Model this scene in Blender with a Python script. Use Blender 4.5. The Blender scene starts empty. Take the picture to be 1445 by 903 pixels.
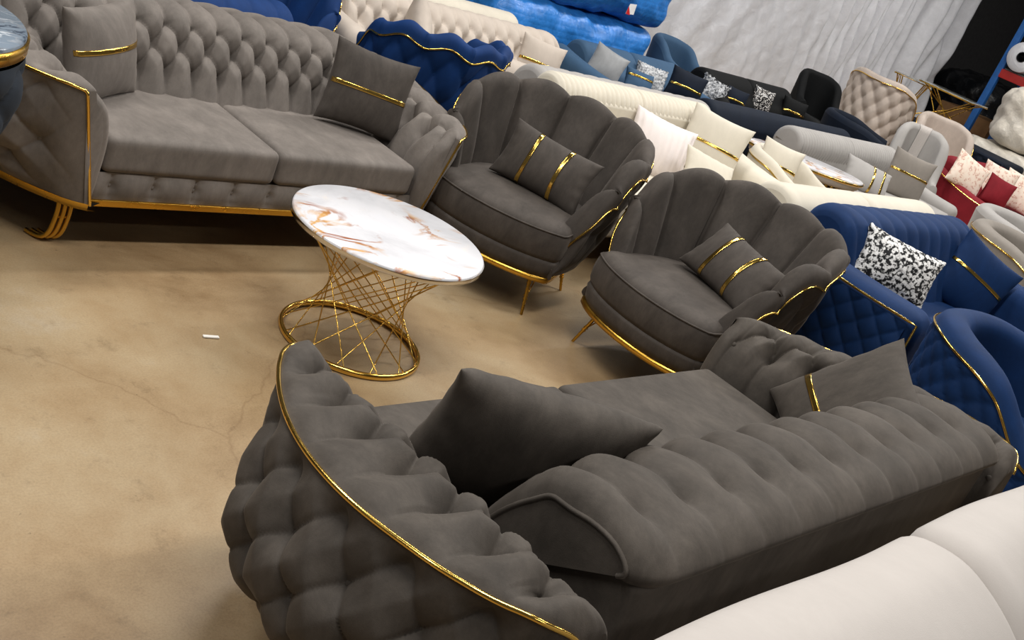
import bpy, bmesh, math, random
import numpy as np
from mathutils import Vector, Matrix, Euler
SC = bpy.context.scene
COL = SC.collection
R = math.radians
rng = np.random.default_rng(7)

# ------------------------------------------------------------------ mesh helpers
class MB:
    """collects pieces of ONE mesh"""
    def __init__(s): s.v = []; s.f = []; s.n = 0
    def add(s, V, F):
        V = np.asarray(V, float).reshape(-1, 3); k = s.n
        s.v.append(V); s.f.extend([tuple(i + k for i in f) for f in F]); s.n += len(V); return s
    def grid(s, P, cu=False, cv=False):
        nu, nv = P.shape[:2]
        idx = np.arange(nu * nv).reshape(nu, nv)
        if cu: idx = np.vstack([idx, idx[:1]])
        if cv: idx = np.hstack([idx, idx[:, :1]])
        F = np.stack([idx[:-1, :-1], idx[1:, :-1], idx[1:, 1:], idx[:-1, 1:]], -1).reshape(-1, 4)
        return s.add(P, F.tolist())
    def fan(s, ring, bulge=None):
        ring = np.asarray(ring, float); c = ring.mean(0)
        if bulge is not None: c = c + np.asarray(bulge)
        n = len(ring)
        return s.add(np.vstack([ring, c]), [(i, (i + 1) % n, n) for i in range(n)])
    def tube(s, path, r, seg=8, closed=False, flat=None):
        p = np.asarray(path, float); n = len(p)
        if closed: t = np.roll(p, -1, 0) - np.roll(p, 1, 0)
        else: t = np.gradient(p, axis=0)
        t /= (np.linalg.norm(t, axis=1)[:, None] + 1e-12)
        up = np.array([0, 0, 1.]) if abs(t[0][2]) < .9 else np.array([1., 0, 0])
        rings = []
        a = np.cross(t[0], up); a /= np.linalg.norm(a)
        rr = np.broadcast_to(np.asarray(r, float), (n,))
        ang = np.linspace(0, 2 * np.pi, seg, endpoint=False)
        for i in range(n):
            a = a - t[i] * (a @ t[i]); a /= (np.linalg.norm(a) + 1e-12); b = np.cross(t[i], a)
            ka, kb = (1, 1) if flat is None else flat
            rings.append(p[i] + rr[i] * (ka * np.cos(ang)[:, None] * a + kb * np.sin(ang)[:, None] * b))
        P = np.array(rings); s.grid(P, cu=closed, cv=True)
        if not closed: s.fan(P[0]); s.fan(P[-1])
        return s
    def rbox(s, c, size, r=.03, n=7, puff=(0, 0, 0), warp=None):
        h = np.array(size, float) / 2; r = min(r, h.min() * .999)
        def axis(L):
            m = np.linspace(-L + r, L - r, n); e = np.sin(np.linspace(0, np.pi / 2, 6))
            return np.concatenate([(-L + r) - r * e[::-1][:-1] , m, (L - r) + r * e[1:]])
        ax = [axis(L) for L in h]
        for k in range(3):
            i, j = [q for q in range(3) if q != k]
            U, V = np.meshgrid(ax[i], ax[j], indexing='ij')
            for sg in (-1, 1):
                P = np.zeros(U.shape + (3,)); P[..., i] = U; P[..., j] = V; P[..., k] = sg * h[k]
                q = np.clip(P, -(h - r), h - r); d = P - q
                L = np.linalg.norm(d, axis=-1, keepdims=True); P = q + r * d / (L + 1e-12)
                g = P / h
                P[..., 0] += puff[0] * np.sign(g[..., 0]) * np.abs(g[..., 0]) * (1 - g[..., 1]**2) * (1 - g[..., 2]**2)
                P[..., 1] += puff[1] * g[..., 1] * (1 - g[..., 0]**2) * (1 - g[..., 2]**2)
                P[..., 2] += puff[2] * g[..., 2] * (1 - g[..., 0]**2) * (1 - g[..., 1]**2)
                P = P + np.array(c)
                if warp: P = warp(P)
                s.grid(P)
        return s
    def lathe(s, prof, seg=48, c=(0, 0, 0), cap=True):
        a = np.linspace(0, 2 * np.pi, seg, endpoint=False)
        pr = np.asarray(prof, float)
        P = np.stack([pr[:, 0][:, None] * np.cos(a), pr[:, 0][:, None] * np.sin(a), np.repeat(pr[:, 1][:, None], seg, 1)], -1) + np.array(c)
        s.grid(P, cv=True)
        if cap:
            if pr[0, 0] > 1e-4: s.fan(P[0])
            if pr[-1, 0] > 1e-4: s.fan(P[-1])
        return s
    def build(s, name, mat, parent=None, weld=False, flat=False):
        me = bpy.data.meshes.new(name)
        me.from_pydata(np.vstack(s.v).tolist(), [], s.f)
        if weld:
            bm = bmesh.new(); bm.from_mesh(me); bmesh.ops.remove_doubles(bm, verts=bm.verts, dist=1e-4)
            bmesh.ops.recalc_face_normals(bm, faces=bm.faces); bm.to_mesh(me); bm.free()
        if not flat: me.polygons.foreach_set('use_smooth', [True] * len(me.polygons))
        me.materials.append(mat); me.update()
        o = bpy.data.objects.new(name, me); COL.objects.link(o)
        if parent: o.parent = parent
        return o

def spl(xs, ys, x):
    """smooth (monotone-ish Hermite) interpolation"""
    xs = np.asarray(xs, float); ys = np.asarray(ys, float); x = np.clip(np.asarray(x, float), xs[0], xs[-1])
    m = np.gradient(ys, xs); i = np.clip(np.searchsorted(xs, x) - 1, 0, len(xs) - 2)
    h = xs[i + 1] - xs[i]; t = (x - xs[i]) / h
    return ((2*t**3-3*t**2+1)*ys[i] + (t**3-2*t**2+t)*h*m[i] + (-2*t**3+3*t**2)*ys[i+1] + (t**3-t**2)*h*m[i+1])
def curve(pts, n):
    """n points, evenly spaced, on a smooth curve through pts (k,3) or (k,...,3)"""
    p = np.asarray(pts, float); k = len(p)
    T = np.arange(k); fine = np.linspace(0, k - 1, 24 * k)
    Q = np.stack([spl(T, p[:, j], fine) for j in range(p.shape[1])], 1)
    L = np.concatenate([[0], np.cumsum(np.linalg.norm(np.diff(Q, axis=0), axis=1))])
    s = np.linspace(0, L[-1], n)
    return np.stack([np.interp(s, L, Q[:, j]) for j in range(p.shape[1])], 1)
def sm(a, b, x):
    t = np.clip((np.asarray(x, float) - a) / (b - a), 0, 1); return t * t * (3 - 2 * t)
def normals(P, flip=1):
    n = np.cross(np.gradient(P, axis=0), np.gradient(P, axis=1))
    return flip * n / (np.linalg.norm(n, axis=-1, keepdims=True) + 1e-12)
def tuft(s, t, lo=None, hi=None, p=.36, pit=.55, sig=.3, pf=.45):
    """deep buttoned upholstery, ~0..1: buttons where s+t is even, narrow folds between them;
    outside rows lo..hi the folds run straight"""
    s, t = np.broadcast_arrays(np.asarray(s, float), np.asarray(t, float))
    a = (s + t) / 2; b = (s - t) / 2
    sa, sb = np.abs(np.sin(np.pi * a)), np.abs(np.sin(np.pi * b))
    puff = (sa * sb) ** .45; fold = np.exp(-np.minimum(sa, sb) / .16)
    ra, rb = np.round(a), np.round(b); bs, bt = ra + rb, ra - rb
    def strips(row): return np.abs(np.sin(np.pi * (s - row) / 2))
    for lim, cond in ((lo, None if lo is None else t < lo), (hi, None if hi is None else t > hi)):
        if lim is None: continue
        st = strips(lim); near = bt < lim if lim == lo else bt > lim
        puff = np.where(cond, .62 + .38 * st ** .9 if lim == hi else st ** .9, puff); fold = np.where(cond, np.exp(-st / .22), fold)
        bs = np.where(near, 2 * np.round((s - lim) / 2) + lim, bs); bt = np.where(near, lim, bt)
    r = np.sqrt((s - bs)**2 + (t - bt)**2)
    return 1 - pf + pf * puff - .40 * fold * (.45 + .75 * np.exp(-r / .5)) - pit * .85 * np.exp(-r / (sig * .95)) - .25 * np.exp(-(r / .7)**2)
def quilt(s, t, p=.3): return np.abs(np.sin(np.pi * s) * np.sin(np.pi * t)) ** p

# ------------------------------------------------------------------ objects, names, labels
def thing(name, label, cat, loc=(0, 0, 0), rz=0, group=None, rot=None):
    o = bpy.data.objects.new(name, None); COL.objects.link(o); o.empty_display_size = .1
    o.location = loc; o.rotation_euler = rot if rot else (0, 0, rz)
    return tag(o, label, cat, group)
def tag(o, label, cat, group=None):
    o['label'] = label; o['category'] = cat
    if group: o['group'] = group
    return o
def struct(o): o['kind'] = 'structure'; return o
def copies(src, mats, parent=None):
    """linked copies of a part at the given local matrices (no bpy.ops)"""
    out = []
    for M in mats:
        c = src.copy(); COL.objects.link(c); c.parent = parent; c.matrix_local = M; out.append(c)
    return out

# ------------------------------------------------------------------ materials
def mat(name):
    m = bpy.data.materials.new(name); m.use_nodes = True
    nt = m.node_tree; b = nt.nodes['Principled BSDF']; return m, nt, b
def lin(c):
    return tuple((x / 255 / 12.92 if x / 255 <= .04045 else ((x / 255 + .055) / 1.055) ** 2.4) for x in c) + (1,)
def nd(nt, t, **kw):
    n = nt.nodes.new(t)
    for k, v in kw.items():
        if k in n.inputs: n.inputs[k].default_value = v
        else: setattr(n, k, v)
    return n
def ramp(nt, src, stops):
    r = nt.nodes.new('ShaderNodeValToRGB'); e = r.color_ramp.elements
    while len(e) < len(stops): e.new(.5)
    for i, (p, c) in enumerate(stops): e[i].position = p; e[i].color = c
    nt.links.new(src, r.inputs['Fac']); return r
def velvet(name, rgb, var=.22, sheen=.5, rough=.75, scale=5., bump=.15):
    m, nt, b = mat(name); L = nt.links
    tc = nd(nt, 'ShaderNodeTexCoord'); n1 = nd(nt, 'ShaderNodeTexNoise', Scale=scale, Detail=9., Roughness=.76, Distortion=.25)
    mp = nd(nt, 'ShaderNodeMapping'); mp.inputs['Scale'].default_value = (1.5, 1, .8); L.new(tc.outputs['Object'], mp.inputs['Vector']); L.new(mp.outputs['Vector'], n1.inputs['Vector'])
    c = np.array(lin(rgb)[:3])
    r = ramp(nt, n1.outputs['Fac'], [(.3, tuple(c * (1 - var)) + (1,)), (.5, tuple(c) + (1,)), (.72, tuple(np.minimum(c * (1 + var * 1.3), 1)) + (1,))])
    L.new(r.outputs['Color'], b.inputs['Base Color'])
    b.inputs['Roughness'].default_value = rough
    b.inputs['Sheen Weight'].default_value = sheen; b.inputs['Sheen Roughness'].default_value = .35
    b.inputs['Sheen Tint'].default_value = tuple(np.minimum(c * 2.2 + .03, 1)) + (1,)
    b.inputs['Specular IOR Level'].default_value = .2
    n2 = nd(nt, 'ShaderNodeTexNoise', Scale=350., Detail=2.); L.new(tc.outputs['Object'], n2.inputs['Vector'])
    bp = nd(nt, 'ShaderNodeBump', Strength=bump, Distance=.002); L.new(n2.outputs['Fac'], bp.inputs['Height'])
    L.new(bp.outputs['Normal'], b.inputs['Normal'])
    return m
def metal(name, rgb, rough=.2):
    m, nt, b = mat(name); b.inputs['Base Color'].default_value = lin(rgb); b.inputs['Metallic'].default_value = 1
    b.inputs['Roughness'].default_value = rough
    n = nd(nt, 'ShaderNodeTexNoise', Scale=14.); tc = nd(nt, 'ShaderNodeTexCoord'); nt.links.new(tc.outputs['Object'], n.inputs['Vector'])
    r = ramp(nt, n.outputs['Fac'], [(.3, (rough * .8,) * 3 + (1,)), (.7, (rough * 1.3,) * 3 + (1,))]); nt.links.new(r.outputs['Color'], b.inputs['Roughness'])
    return m
def plain(name, rgb, rough=.6, spec=.4, metallic=0):
    m, nt, b = mat(name); L = nt.links
    tc = nd(nt, 'ShaderNodeTexCoord'); n1 = nd(nt, 'ShaderNodeTexNoise', Scale=12., Detail=4.); L.new(tc.outputs['Object'], n1.inputs['Vector'])
    c = np.array(lin(rgb)[:3]); r = ramp(nt, n1.outputs['Fac'], [(.3, tuple(c * .88) + (1,)), (.7, tuple(np.minimum(c * 1.1, 1)) + (1,))])
    L.new(r.outputs['Color'], b.inputs['Base Color']); b.inputs['Roughness'].default_value = rough
    b.inputs['Specular IOR Level'].default_value = spec; b.inputs['Metallic'].default_value = metallic
    return m
M = {}
M['taupe'] = velvet('taupe velvet', (109, 102, 96), sheen=.45, var=.3)
M['char'] = velvet('charcoal taupe velvet', (70, 64, 59), sheen=.5, var=.36)
M['near'] = velvet('dark taupe velvet', (74, 68, 62), sheen=.5, var=.38)
M['blue'] = velvet('royal blue velvet', (12, 46, 94), sheen=.35)
M['navy'] = velvet('deep blue velvet', (10, 40, 80), sheen=.35)
M['ink'] = velvet('ink blue velvet', (13, 22, 36), sheen=.2)
M['steel'] = velvet('steel blue velvet', (58, 84, 110), var=.1)
M['black'] = velvet('black velvet', (7, 8, 9), sheen=.08)
M['teal'] = velvet('dark slate velvet', (40, 46, 54), sheen=.3)
M['cream'] = velvet('cream fabric', (202, 194, 178), var=.06, sheen=.2)
M['beige'] = velvet('pale greige velvet', (184, 172, 160), var=.08, sheen=.3)
M['white'] = velvet('off white velvet', (182, 175, 169), var=.05, sheen=.2, scale=3.)
M['grey'] = velvet('light grey velvet', (158, 154, 150), var=.07, sheen=.3)
M['mid'] = velvet('warm grey velvet', (132, 125, 117), var=.1, sheen=.3)
M['pale'] = velvet('pale taupe satin', (186, 172, 160), var=.12, sheen=.4, rough=.5)
M['red'] = velvet('crimson velvet', (122, 26, 36), sheen=.3)
M['pink'] = velvet('white plush', (222, 212, 208), var=.04, sheen=.6, bump=.5)
M['cushgrey'] = velvet('grey satin', (140, 141, 142), var=.15, sheen=.4, rough=.45)
M['gold'] = metal('polished gold', (232, 190, 96), .16)
M['brass'] = metal('brushed brass', (216, 168, 70), .28)
M['chrome'] = metal('chrome', (220, 215, 205), .15)
def vor_mat(name, stops, scale, rough=.8, w=None):
    m, nt, b = mat(name); L = nt.links; tc = nd(nt, 'ShaderNodeTexCoord')
    n = nd(nt, 'ShaderNodeTexNoise', Scale=scale, Detail=3., Roughness=.55); L.new(tc.outputs['Object'], n.inputs['Vector'])
    r = ramp(nt, n.outputs['Fac'], stops); L.new(r.outputs['Color'], b.inputs['Base Color']); b.inputs['Roughness'].default_value = rough
    return m
M['leopard'] = vor_mat('snow leopard plush', [(.40, lin((12, 12, 14))), (.47, lin((30, 30, 32))), (.50, lin((190, 188, 184))), (.58, lin((235, 233, 230))), (.66, lin((235, 233, 230))), (.70, lin((40, 40, 42)))], 52.)
M['floral'] = vor_mat('floral cotton', [(.42, lin((240, 224, 208))), (.56, lin((236, 214, 196))), (.62, lin((196, 140, 120))), (.68, lin((240, 226, 212)))], 26.)
M['fur'] = vor_mat('grey fur', [(.35, lin((120, 122, 126))), (.5, lin((175, 176, 178))), (.65, lin((205, 205, 205)))], 60.)
M['sequin'] = vor_mat('silver sequins', [(.45, lin((20, 20, 22))), (.52, lin((60, 58, 56))), (.58, lin((210, 205, 200)))], 70., .2)
def marble(name, base, veins, scale=2.3, rough=.12):
    m, nt, b = mat(name); L = nt.links; tc = nd(nt, 'ShaderNodeTexCoord')
    w = nd(nt, 'ShaderNodeTexNoise', Scale=scale, Detail=8., Roughness=.6, Distortion=.6); L.new(tc.outputs['Object'], w.inputs['Vector'])
    c1 = ramp(nt, w.outputs['Fac'], [(.3, lin(tuple(int(x * .88) for x in base))), (.5, lin(base)), (.7, lin(tuple(min(255, int(x * 1.03)) for x in base)))])
    n = nd(nt, 'ShaderNodeTexNoise', Scale=scale * 1.2, Detail=6., Roughness=.55, Distortion=1.2)
    mp = nd(nt, 'ShaderNodeMapping'); mp.inputs['Rotation'].default_value = (0, 0, .7); mp.inputs['Scale'].default_value = (1, 1.9, 1); mp.inputs['Location'].default_value = (3.1, 1.7, 0)
    L.new(tc.outputs['Object'], mp.inputs['Vector']); L.new(mp.outputs['Vector'], n.inputs['Vector'])
    k = ramp(nt, n.outputs['Fac'], [(.455, (0, 0, 0, 1)), (.49, (1, 1, 1, 1)), (.508, (1, 1, 1, 1)), (.54, (0, 0, 0, 1))])
    m2 = nd(nt, 'ShaderNodeTexNoise', Scale=3.2, Detail=2.); L.new(tc.outputs['Object'], m2.inputs['Vector'])
    k2 = ramp(nt, m2.outputs['Fac'], [(.42, (0, 0, 0, 1)), (.52, (1, 1, 1, 1))])
    mu = nd(nt, 'ShaderNodeMath', operation='MULTIPLY'); L.new(k.outputs['Color'], mu.inputs[0]); L.new(k2.outputs['Color'], mu.inputs[1])
    n3 = nd(nt, 'ShaderNodeTexNoise', Scale=7., Detail=3.); L.new(tc.outputs['Object'], n3.inputs['Vector'])
    vc = ramp(nt, n3.outputs['Fac'], [(.4, lin(veins[0])), (.6, lin(veins[1]))])
    mx = nd(nt, 'ShaderNodeMix', data_type='RGBA'); L.new(mu.outputs[0], mx.inputs[0]); L.new(c1.outputs['Color'], mx.inputs[6]); L.new(vc.outputs['Color'], mx.inputs[7])
    L.new(mx.outputs[2], b.inputs['Base Color']); b.inputs['Roughness'].default_value = rough
    return m
M['marble'] = marble('white marble with gold veins', (218, 217, 220), ((206, 160, 100), (150, 84, 44)))
M['bluemarble'] = marble('blue grey marble', (120, 132, 144), ((60, 70, 84), (200, 205, 210)), 6.)
def glass(name):
    m, nt, b = mat(name); b.inputs['Base Color'].default_value = (.85, .9, .88, 1); b.inputs['Transmission Weight'].default_value = .85
    b.inputs['Roughness'].default_value = .05; return m
M['glass'] = glass('clear glass')
def plastic(name, rgb, scale, rough=.3, trans=0., dist=.01, con=.25):
    m, nt, b = mat(name); L = nt.links; tc = nd(nt, 'ShaderNodeTexCoord')
    n = nd(nt, 'ShaderNodeTexNoise', Scale=scale, Detail=6., Roughness=.65, Distortion=.5); L.new(tc.outputs['Object'], n.inputs['Vector'])
    c = np.array(lin(rgb)[:3]); r = ramp(nt, n.outputs['Fac'], [(.3, tuple(c * (1 - con)) + (1,)), (.55, tuple(c) + (1,)), (.75, tuple(np.minimum(c * (1 + con) + .02, 1)) + (1,))])
    L.new(r.outputs['Color'], b.inputs['Base Color']); b.inputs['Roughness'].default_value = rough; b.inputs['Transmission Weight'].default_value = trans
    bp = nd(nt, 'ShaderNodeBump', Strength=.8, Distance=dist); L.new(n.outputs['Fac'], bp.inputs['Height']); L.new(bp.outputs['Normal'], b.inputs['Normal'])
    return m
def bubble(name, rgb):
    m = plastic(name, rgb, 9., .32); nt = m.node_tree; L = nt.links; b = nt.nodes['Principled BSDF']; old = [n for n in nt.nodes if n.type == 'BUMP'][0]
    tc = nd(nt, 'ShaderNodeTexCoord'); v = nd(nt, 'ShaderNodeTexVoronoi', Scale=20.); v.inputs['Randomness'].default_value = .15; L.new(tc.outputs['Object'], v.inputs['Vector'])
    bp = nd(nt, 'ShaderNodeBump', Strength=.35, Distance=-.015); L.new(v.outputs['Distance'], bp.inputs['Height']); L.new(old.outputs['Normal'], bp.inputs['Normal']); L.new(bp.outputs['Normal'], b.inputs['Normal']); return m
M['bluewrap'] = bubble('blue bubble wrap', (46, 122, 200))
M['sheet'] = plastic('white plastic sheet', (228, 228, 232), 7., .45, dist=.012, con=.10)
M['cover'] = plastic('clear plastic over cream cloth', (222, 214, 200), 6., .3, dist=.03)
M['blackbag'] = plastic('black plastic film', (24, 26, 30), 10., .25)
# ------------------------------------------------------------------ shared little parts
def button_mesh(r=.011):
    mb = MB(); mb.lathe([(r * math.cos(a), r * .55 * math.sin(a)) for a in np.linspace(0, np.pi / 2, 5)], 10); return mb
def put_buttons(P, N, mat_, parent, r=.011, name='button'):
    """real buttons in the pits: positions P, outward normals N"""
    first = None
    for p, n in zip(P, N):
        q = Vector(n).to_track_quat('Z', 'Y'); Mx = Matrix.LocRotScale(Vector(p), q, None)
        if first is None:
            first = button_mesh(r).build(name, mat_, parent); first.matrix_local = Mx
        else: copies(first, [Mx], parent)
def pick(P, N, s, t, rows, margin=.0):
    """grid samples nearest to each lattice button"""
    out = []
    for row in rows:
        for k in range(int(np.floor(s.min())) , int(np.ceil(s.max())) + 1):
            if (k + row) % 2: continue
            d = (s - k)**2 + (t - row)**2; i = np.unravel_index(np.argmin(d), d.shape)
            if d[i] < .02 and margin < i[0] < P.shape[0] - 1 - margin: out.append(i)
    return [P[i] for i in out], [N[i] for i in out]

def strip_between(pathA, width, off): pass

# ------------------------------------------------------------------ pillows
def pillow(label, size, m, loc, rot, bands=(), band_axis='v', cat='pillow', group=None, name='throw_pillow', seed=0, band_w=.02, fur=0., ribs=0, fat=.42):
    """size (w,h,t). local: face towards -y, centre at origin. bands: positions of metallic bands across it"""
    w, h, t = size; n = 34; r_ = np.random.default_rng(seed + 11)
    u = np.sin(np.linspace(-np.pi / 2, np.pi / 2, n)); U, V = np.meshgrid(u, u, indexing='ij')
    ph = r_.uniform(0, 6, 8)
    def f(U, V, sg, off=0.):
        x = w / 2 * U * (1 - .09 * (1 - V * V)); z = h / 2 * V * (1 - .09 * (1 - U * U))
        e = np.maximum((1 - U * U) * (1 - V * V), 0) ** fat
        edge = np.exp(-((1 - np.abs(U)) / .16)**2) + np.exp(-((1 - np.abs(V)) / .16)**2)
        wr = .05 * edge * e * (np.sin(17 * U + ph[0] + 3 * V) * np.exp(-((1 - np.abs(V)) / .2)**2) + np.sin(15 * V + ph[1] - 2 * U) * np.exp(-((1 - np.abs(U)) / .2)**2))
        big = .06 * np.sin(2.3 * U + ph[2]) * np.sin(2.1 * V + ph[3])
        y = sg * (t / 2 * e * (1 + big) + t * wr * .8 + off)
        if ribs: y = y + sg * .022 * e ** .5 * (np.abs(np.sin(ribs * np.pi * U / 2)) ** .6 - .7)
        return np.stack([x, -y, z], -1)
    A, Bk = f(U, V, 1), f(U, V, -1)
    if fur:
        nz = r_.normal(0, fur, A.shape); A[1:-1, 1:-1] += nz[1:-1, 1:-1]; Bk[1:-1, 1:-1] += nz[1:-1, 1:-1]
    mb = MB().grid(A).grid(Bk)
    o = mb.build(name, m, None, weld=True); tag(o, label, cat, group); o.location = loc; o.rotation_euler = rot
    for bpos in bands:
        wv = band_w / (h if band_axis == 'v' else w) * 2; s_ = np.linspace(-.985, .985, 40); q = np.linspace(bpos - wv / 2, bpos + wv / 2, 5)
        S, Q = np.meshgrid(s_, q, indexing='ij')
        P = f(S, Q, 1, .0025) if band_axis == 'v' else f(Q, S, 1, .0025)
        b = MB().grid(P).build('metallic_band', M['gold'], o)
        b.data.materials[0] = M['gold']; so = b.modifiers.new('thickness', 'SOLIDIFY'); so.thickness = .002
    return o

# ------------------------------------------------------------------ tufted sofa with curved arms (the set)
def hairpin_leg(parent, x, y, z, m, dx=-.03, dy=.0, sp=.022):
    mb = MB()
    for k in (-1, 0, 1):
        p = [(x + k * sp, y, z), (x + k * sp, y - .012, z * .7), (x + k * sp + dx * .5, y - .02, z * .28), (x + k * sp + dx, y - .005, .018), (x + k * sp + dx * 1.6, y + .03, .01), (x + k * sp + dx * 1.9, y + .06, .009)]
        mb.tube(curve(p, 18), .0085, 8)
    mb.rbox((x, y, z - .004), (.09, .06, .008), .003, 2)
    mb.tube([(x - sp * 1.2, y - .012, z * .55), (x + sp * 1.2, y - .012, z * .55)], .006, 6)
    return mb.build('leg', m, parent)

def tufted_sofa(name, label, half, loc, rz, m, spacing, group, phase=0, arm_sp=.13, hb=None, shift=0., splay=(.12, .12), bulge=(1., 1.)):
    root = thing(name, label, 'sofa', loc, rz, group)
    hb = hb or half + .005
    # --- base with a low buttoned front rail
    base = MB().rbox((0, .43, .25), (2 * half + .06, .80, .13), .02, 4).build('base', m, root)
    nu, nv = 260, 14
    X = np.linspace(-half - .03, half + .03, nu); Z = np.linspace(.195, .302, nv)
    xx, zz = np.meshgrid(X, Z, indexing='ij'); nb = 9; per = (2 * half + .06) / nb
    fold = np.abs(np.sin(np.pi * (xx / per)))**.3; dd = .018 * (fold - 1)
    r2 = ((xx / per - np.round(xx / per)) * per)**2 + (zz - .25)**2
    dd -= .012 * np.exp(-r2 / .018**2); dd *= sm(.195, .215, zz) * (1 - sm(.285, .302, zz))
    P = np.stack([xx, .0 - .008 - dd - .012 * np.sin((zz - .195) / .107 * np.pi), zz], -1)
    rail = MB().grid(P).build('front_rail', m, root)
    bx = [k * per for k in range(-int(nb // 2), int(nb // 2) + 1) if abs(k * per) < half]
    put_buttons([(x, .004, .25) for x in bx], [(0, -1, 0)] * len(bx), m, rail, .009)
    # --- two seat cushions
    for sg in (-1, 1):
        MB().rbox((sg * half / 2, .245, .367), (half - .006, .53, .135), .028, 9, puff=(0, .0, .012)).build('seat_cushion', m, root)
    # --- buttoned rolled back
    prof = curve([(.435, .36), (.462, .45), (.49, .53), (.533, .618), (.585, .698), (.638, .726), (.71, .739), (.79, .735), (.868, .712), (.915, .670), (.898, .638)], 90)
    def tval(pr):
        L = np.concatenate([[0], np.cumsum(np.linalg.norm(np.diff(pr, axis=0), axis=1))])
        a = [L[np.argmin(np.hypot(pr[:, 0] - q[0], pr[:, 1] - q[1]))] for q in ((.49, .53), (.533, .618), (.585, .698))]
        return np.interp(L, [0, a[0], a[1], a[2], L[-1]], [-.3, 1, 2, 3, 5.6])
    t1 = tval(prof); nu = int(2 * hb / spacing * 26); X = np.linspace(-hb, hb, nu)
    # round the two ends: profile shrinks towards its inside
    e = np.clip((np.abs(X) - (hb - .085)) / .085, 0, 1); shrink = .06 * (1 - np.sqrt(np.maximum(1 - e**2, 0)))
    cen = np.array([.70, .62])
    P = np.zeros((nu, len(prof), 3)); P[..., 0] = X[:, None] + shift
    dirs = prof - cen; dn = dirs / np.linalg.norm(dirs, axis=1)[:, None]
    P[..., 1] = prof[None, :, 0] - shrink[:, None] * dn[None, :, 0]; P[..., 2] = prof[None, :, 1] - shrink[:, None] * dn[None, :, 1]
    S = 2 * (X / spacing)[:, None] + phase + 0 * t1[None]; T = t1[None] + 0 * S
    fade = np.ones_like(S) * (1 - sm(hb - .10, hb - .03, np.abs(X)))[:, None] * (1 - sm(5.0, 5.6, T) * .9) * (1 - .55 * sm(3.3, 5, T))
    N = normals(P, 1); N = N * np.sign((N[..., 1:] * dn[None]).sum(-1).mean())
    tp = t1[np.argmin(np.hypot(prof[:, 0] - .775, prof[:, 1] - .735))]
    sn = 2 * np.round((S - 1) / 2) + 1; rp = np.sqrt((S - sn)**2 + (1.3 * (T - tp))**2)
    D = .038 * (tuft(S, T, 1, 3, pit=1., sig=.3) - .85 - 1.15 * np.exp(-rp / .30) - .25 * np.exp(-(rp / .8)**2)) * fade + .004
    Q = P + N * D[..., None]
    back = MB().grid(Q)
    back = back.build('backrest', m, root)
    bp_, bn_ = pick(Q, N, S, T, (1, 2, 3), 14)
    for k_ in range(int(S.min()), int(S.max()) + 1):
        if k_ % 2:
            dd_ = (S - k_)**2 + (T - tp)**2; i_ = np.unravel_index(np.argmin(dd_), dd_.shape)
            if dd_[i_] < .02 and 14 < i_[0] < nu - 15: bp_.append(Q[i_]); bn_.append(N[i_])
    put_buttons([p + n * .002 for p, n in zip(bp_, bn_)], bn_, m, back, .010)
    fr = MB().rbox((shift, .78, .41), (2 * hb - .03, .22, .45), .02, 4)
    fr.rbox((shift, .71, .53), (2 * hb - .05, .25, .24), .03, 4); fr.build('back_frame', m, root)
    for sg, k in ((-1, 0), (1, -1)):
        ring = Q[k] + np.array([sg * .002, 0, 0]); end = MB().fan(ring, (sg * .006, 0, 0)); end.build('back_end_panel', m, root)
        MB().tube(ring[6:-1], .006, 6).build('welt', m, root)
    # --- arms
    Xi = half + .09
    dk = [-.06, -.045, -.02, .02, .07, .16, .28, .40, .54, .64, .76, .86, .915, .94]
    wk = [.045, .075, .11, .145, .178, .225, .268, .290, .290, .272, .236, .18, .125, .07]
    nu = 240; d = -.06 + 1.0 * (1 - np.cos(np.linspace(0, np.pi, nu))) / 2; d = .5 * d + .5 * np.linspace(-.06, .94, nu)
    w = spl(dk, wk, d)
    fb = 1.0 * sm(-.06, .25, d); fb *= 1 - .55 * sm(.62, .94, d)
    fr_ = np.clip((d + .06) / .05, 0, 1); rnd = 1 - np.sqrt(np.maximum(1 - (1 - fr_)**2, 0))
    bk_ = np.clip((.94 - d) / .06, 0, 1); rnb = 1 - np.sqrt(np.maximum(1 - (1 - bk_)**2, 0))
    for sg in (-1, 1):
        w = spl(dk, wk, d); w = w * (1 - (1 - bulge[0 if sg < 0 else 1]) * sm(.04, .3, d)); pad, pan = [], []; xd = splay[0 if sg < 0 else 1] * np.clip(d / .9, 0, 1.1)
        for i in range(nu):
            W = w[i]; o_ = rnd[i] * .035; ob = rnb[i] * .05
            zr = .05 * sm(0, .9, d[i]); top = .605 + zr - .05 * rnb[i] - .012 * rnd[i]; crown = .034 * min(1, W / .2)
            A = [(-.07 + o_, .205), (-.078 + o_, .30), (-.08 + o_, .43), (-.055 + o_, .53), (-.005 + o_, .585 + zr - ob * .4), (min(.05, W * .33), top + crown * .8), (W * .55, top + crown), (W * .86, top + crown * .55), (W, top)]
            pad.append(curve(A, 84))
            g = fb[i]
            G_ = [(W, top), (W - .011 + .05 * g, .555), (W - .037 + .122 * g, .45), (W - .065 + .14 * g, .34), (W - .087 + .08 * g, .25), (W - .10, .20)]
            pan.append(curve(G_, 90))
        pad = np.array(pad); pan = np.array(pan)
        def to3(a):
            P = np.zeros(a.shape[:2] + (3,)); P[..., 0] = sg * (Xi + xd[:, None] + a[..., 0]); P[..., 1] = d[:, None]; P[..., 2] = a[..., 1]; return P
        P1, P2 = to3(pad), to3(pan)
        # pad tufting: one row on top, one on the inner face
        Ls = np.concatenate([np.zeros((nu, 1)), np.cumsum(np.linalg.norm(np.diff(pad, axis=1), axis=2), axis=1)], 1)
        vt = np.array([Ls[i][np.argmin(np.abs(pad[i, :, 0] - min(.115, w[i] * .42)))] for i in range(nu)])
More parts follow.
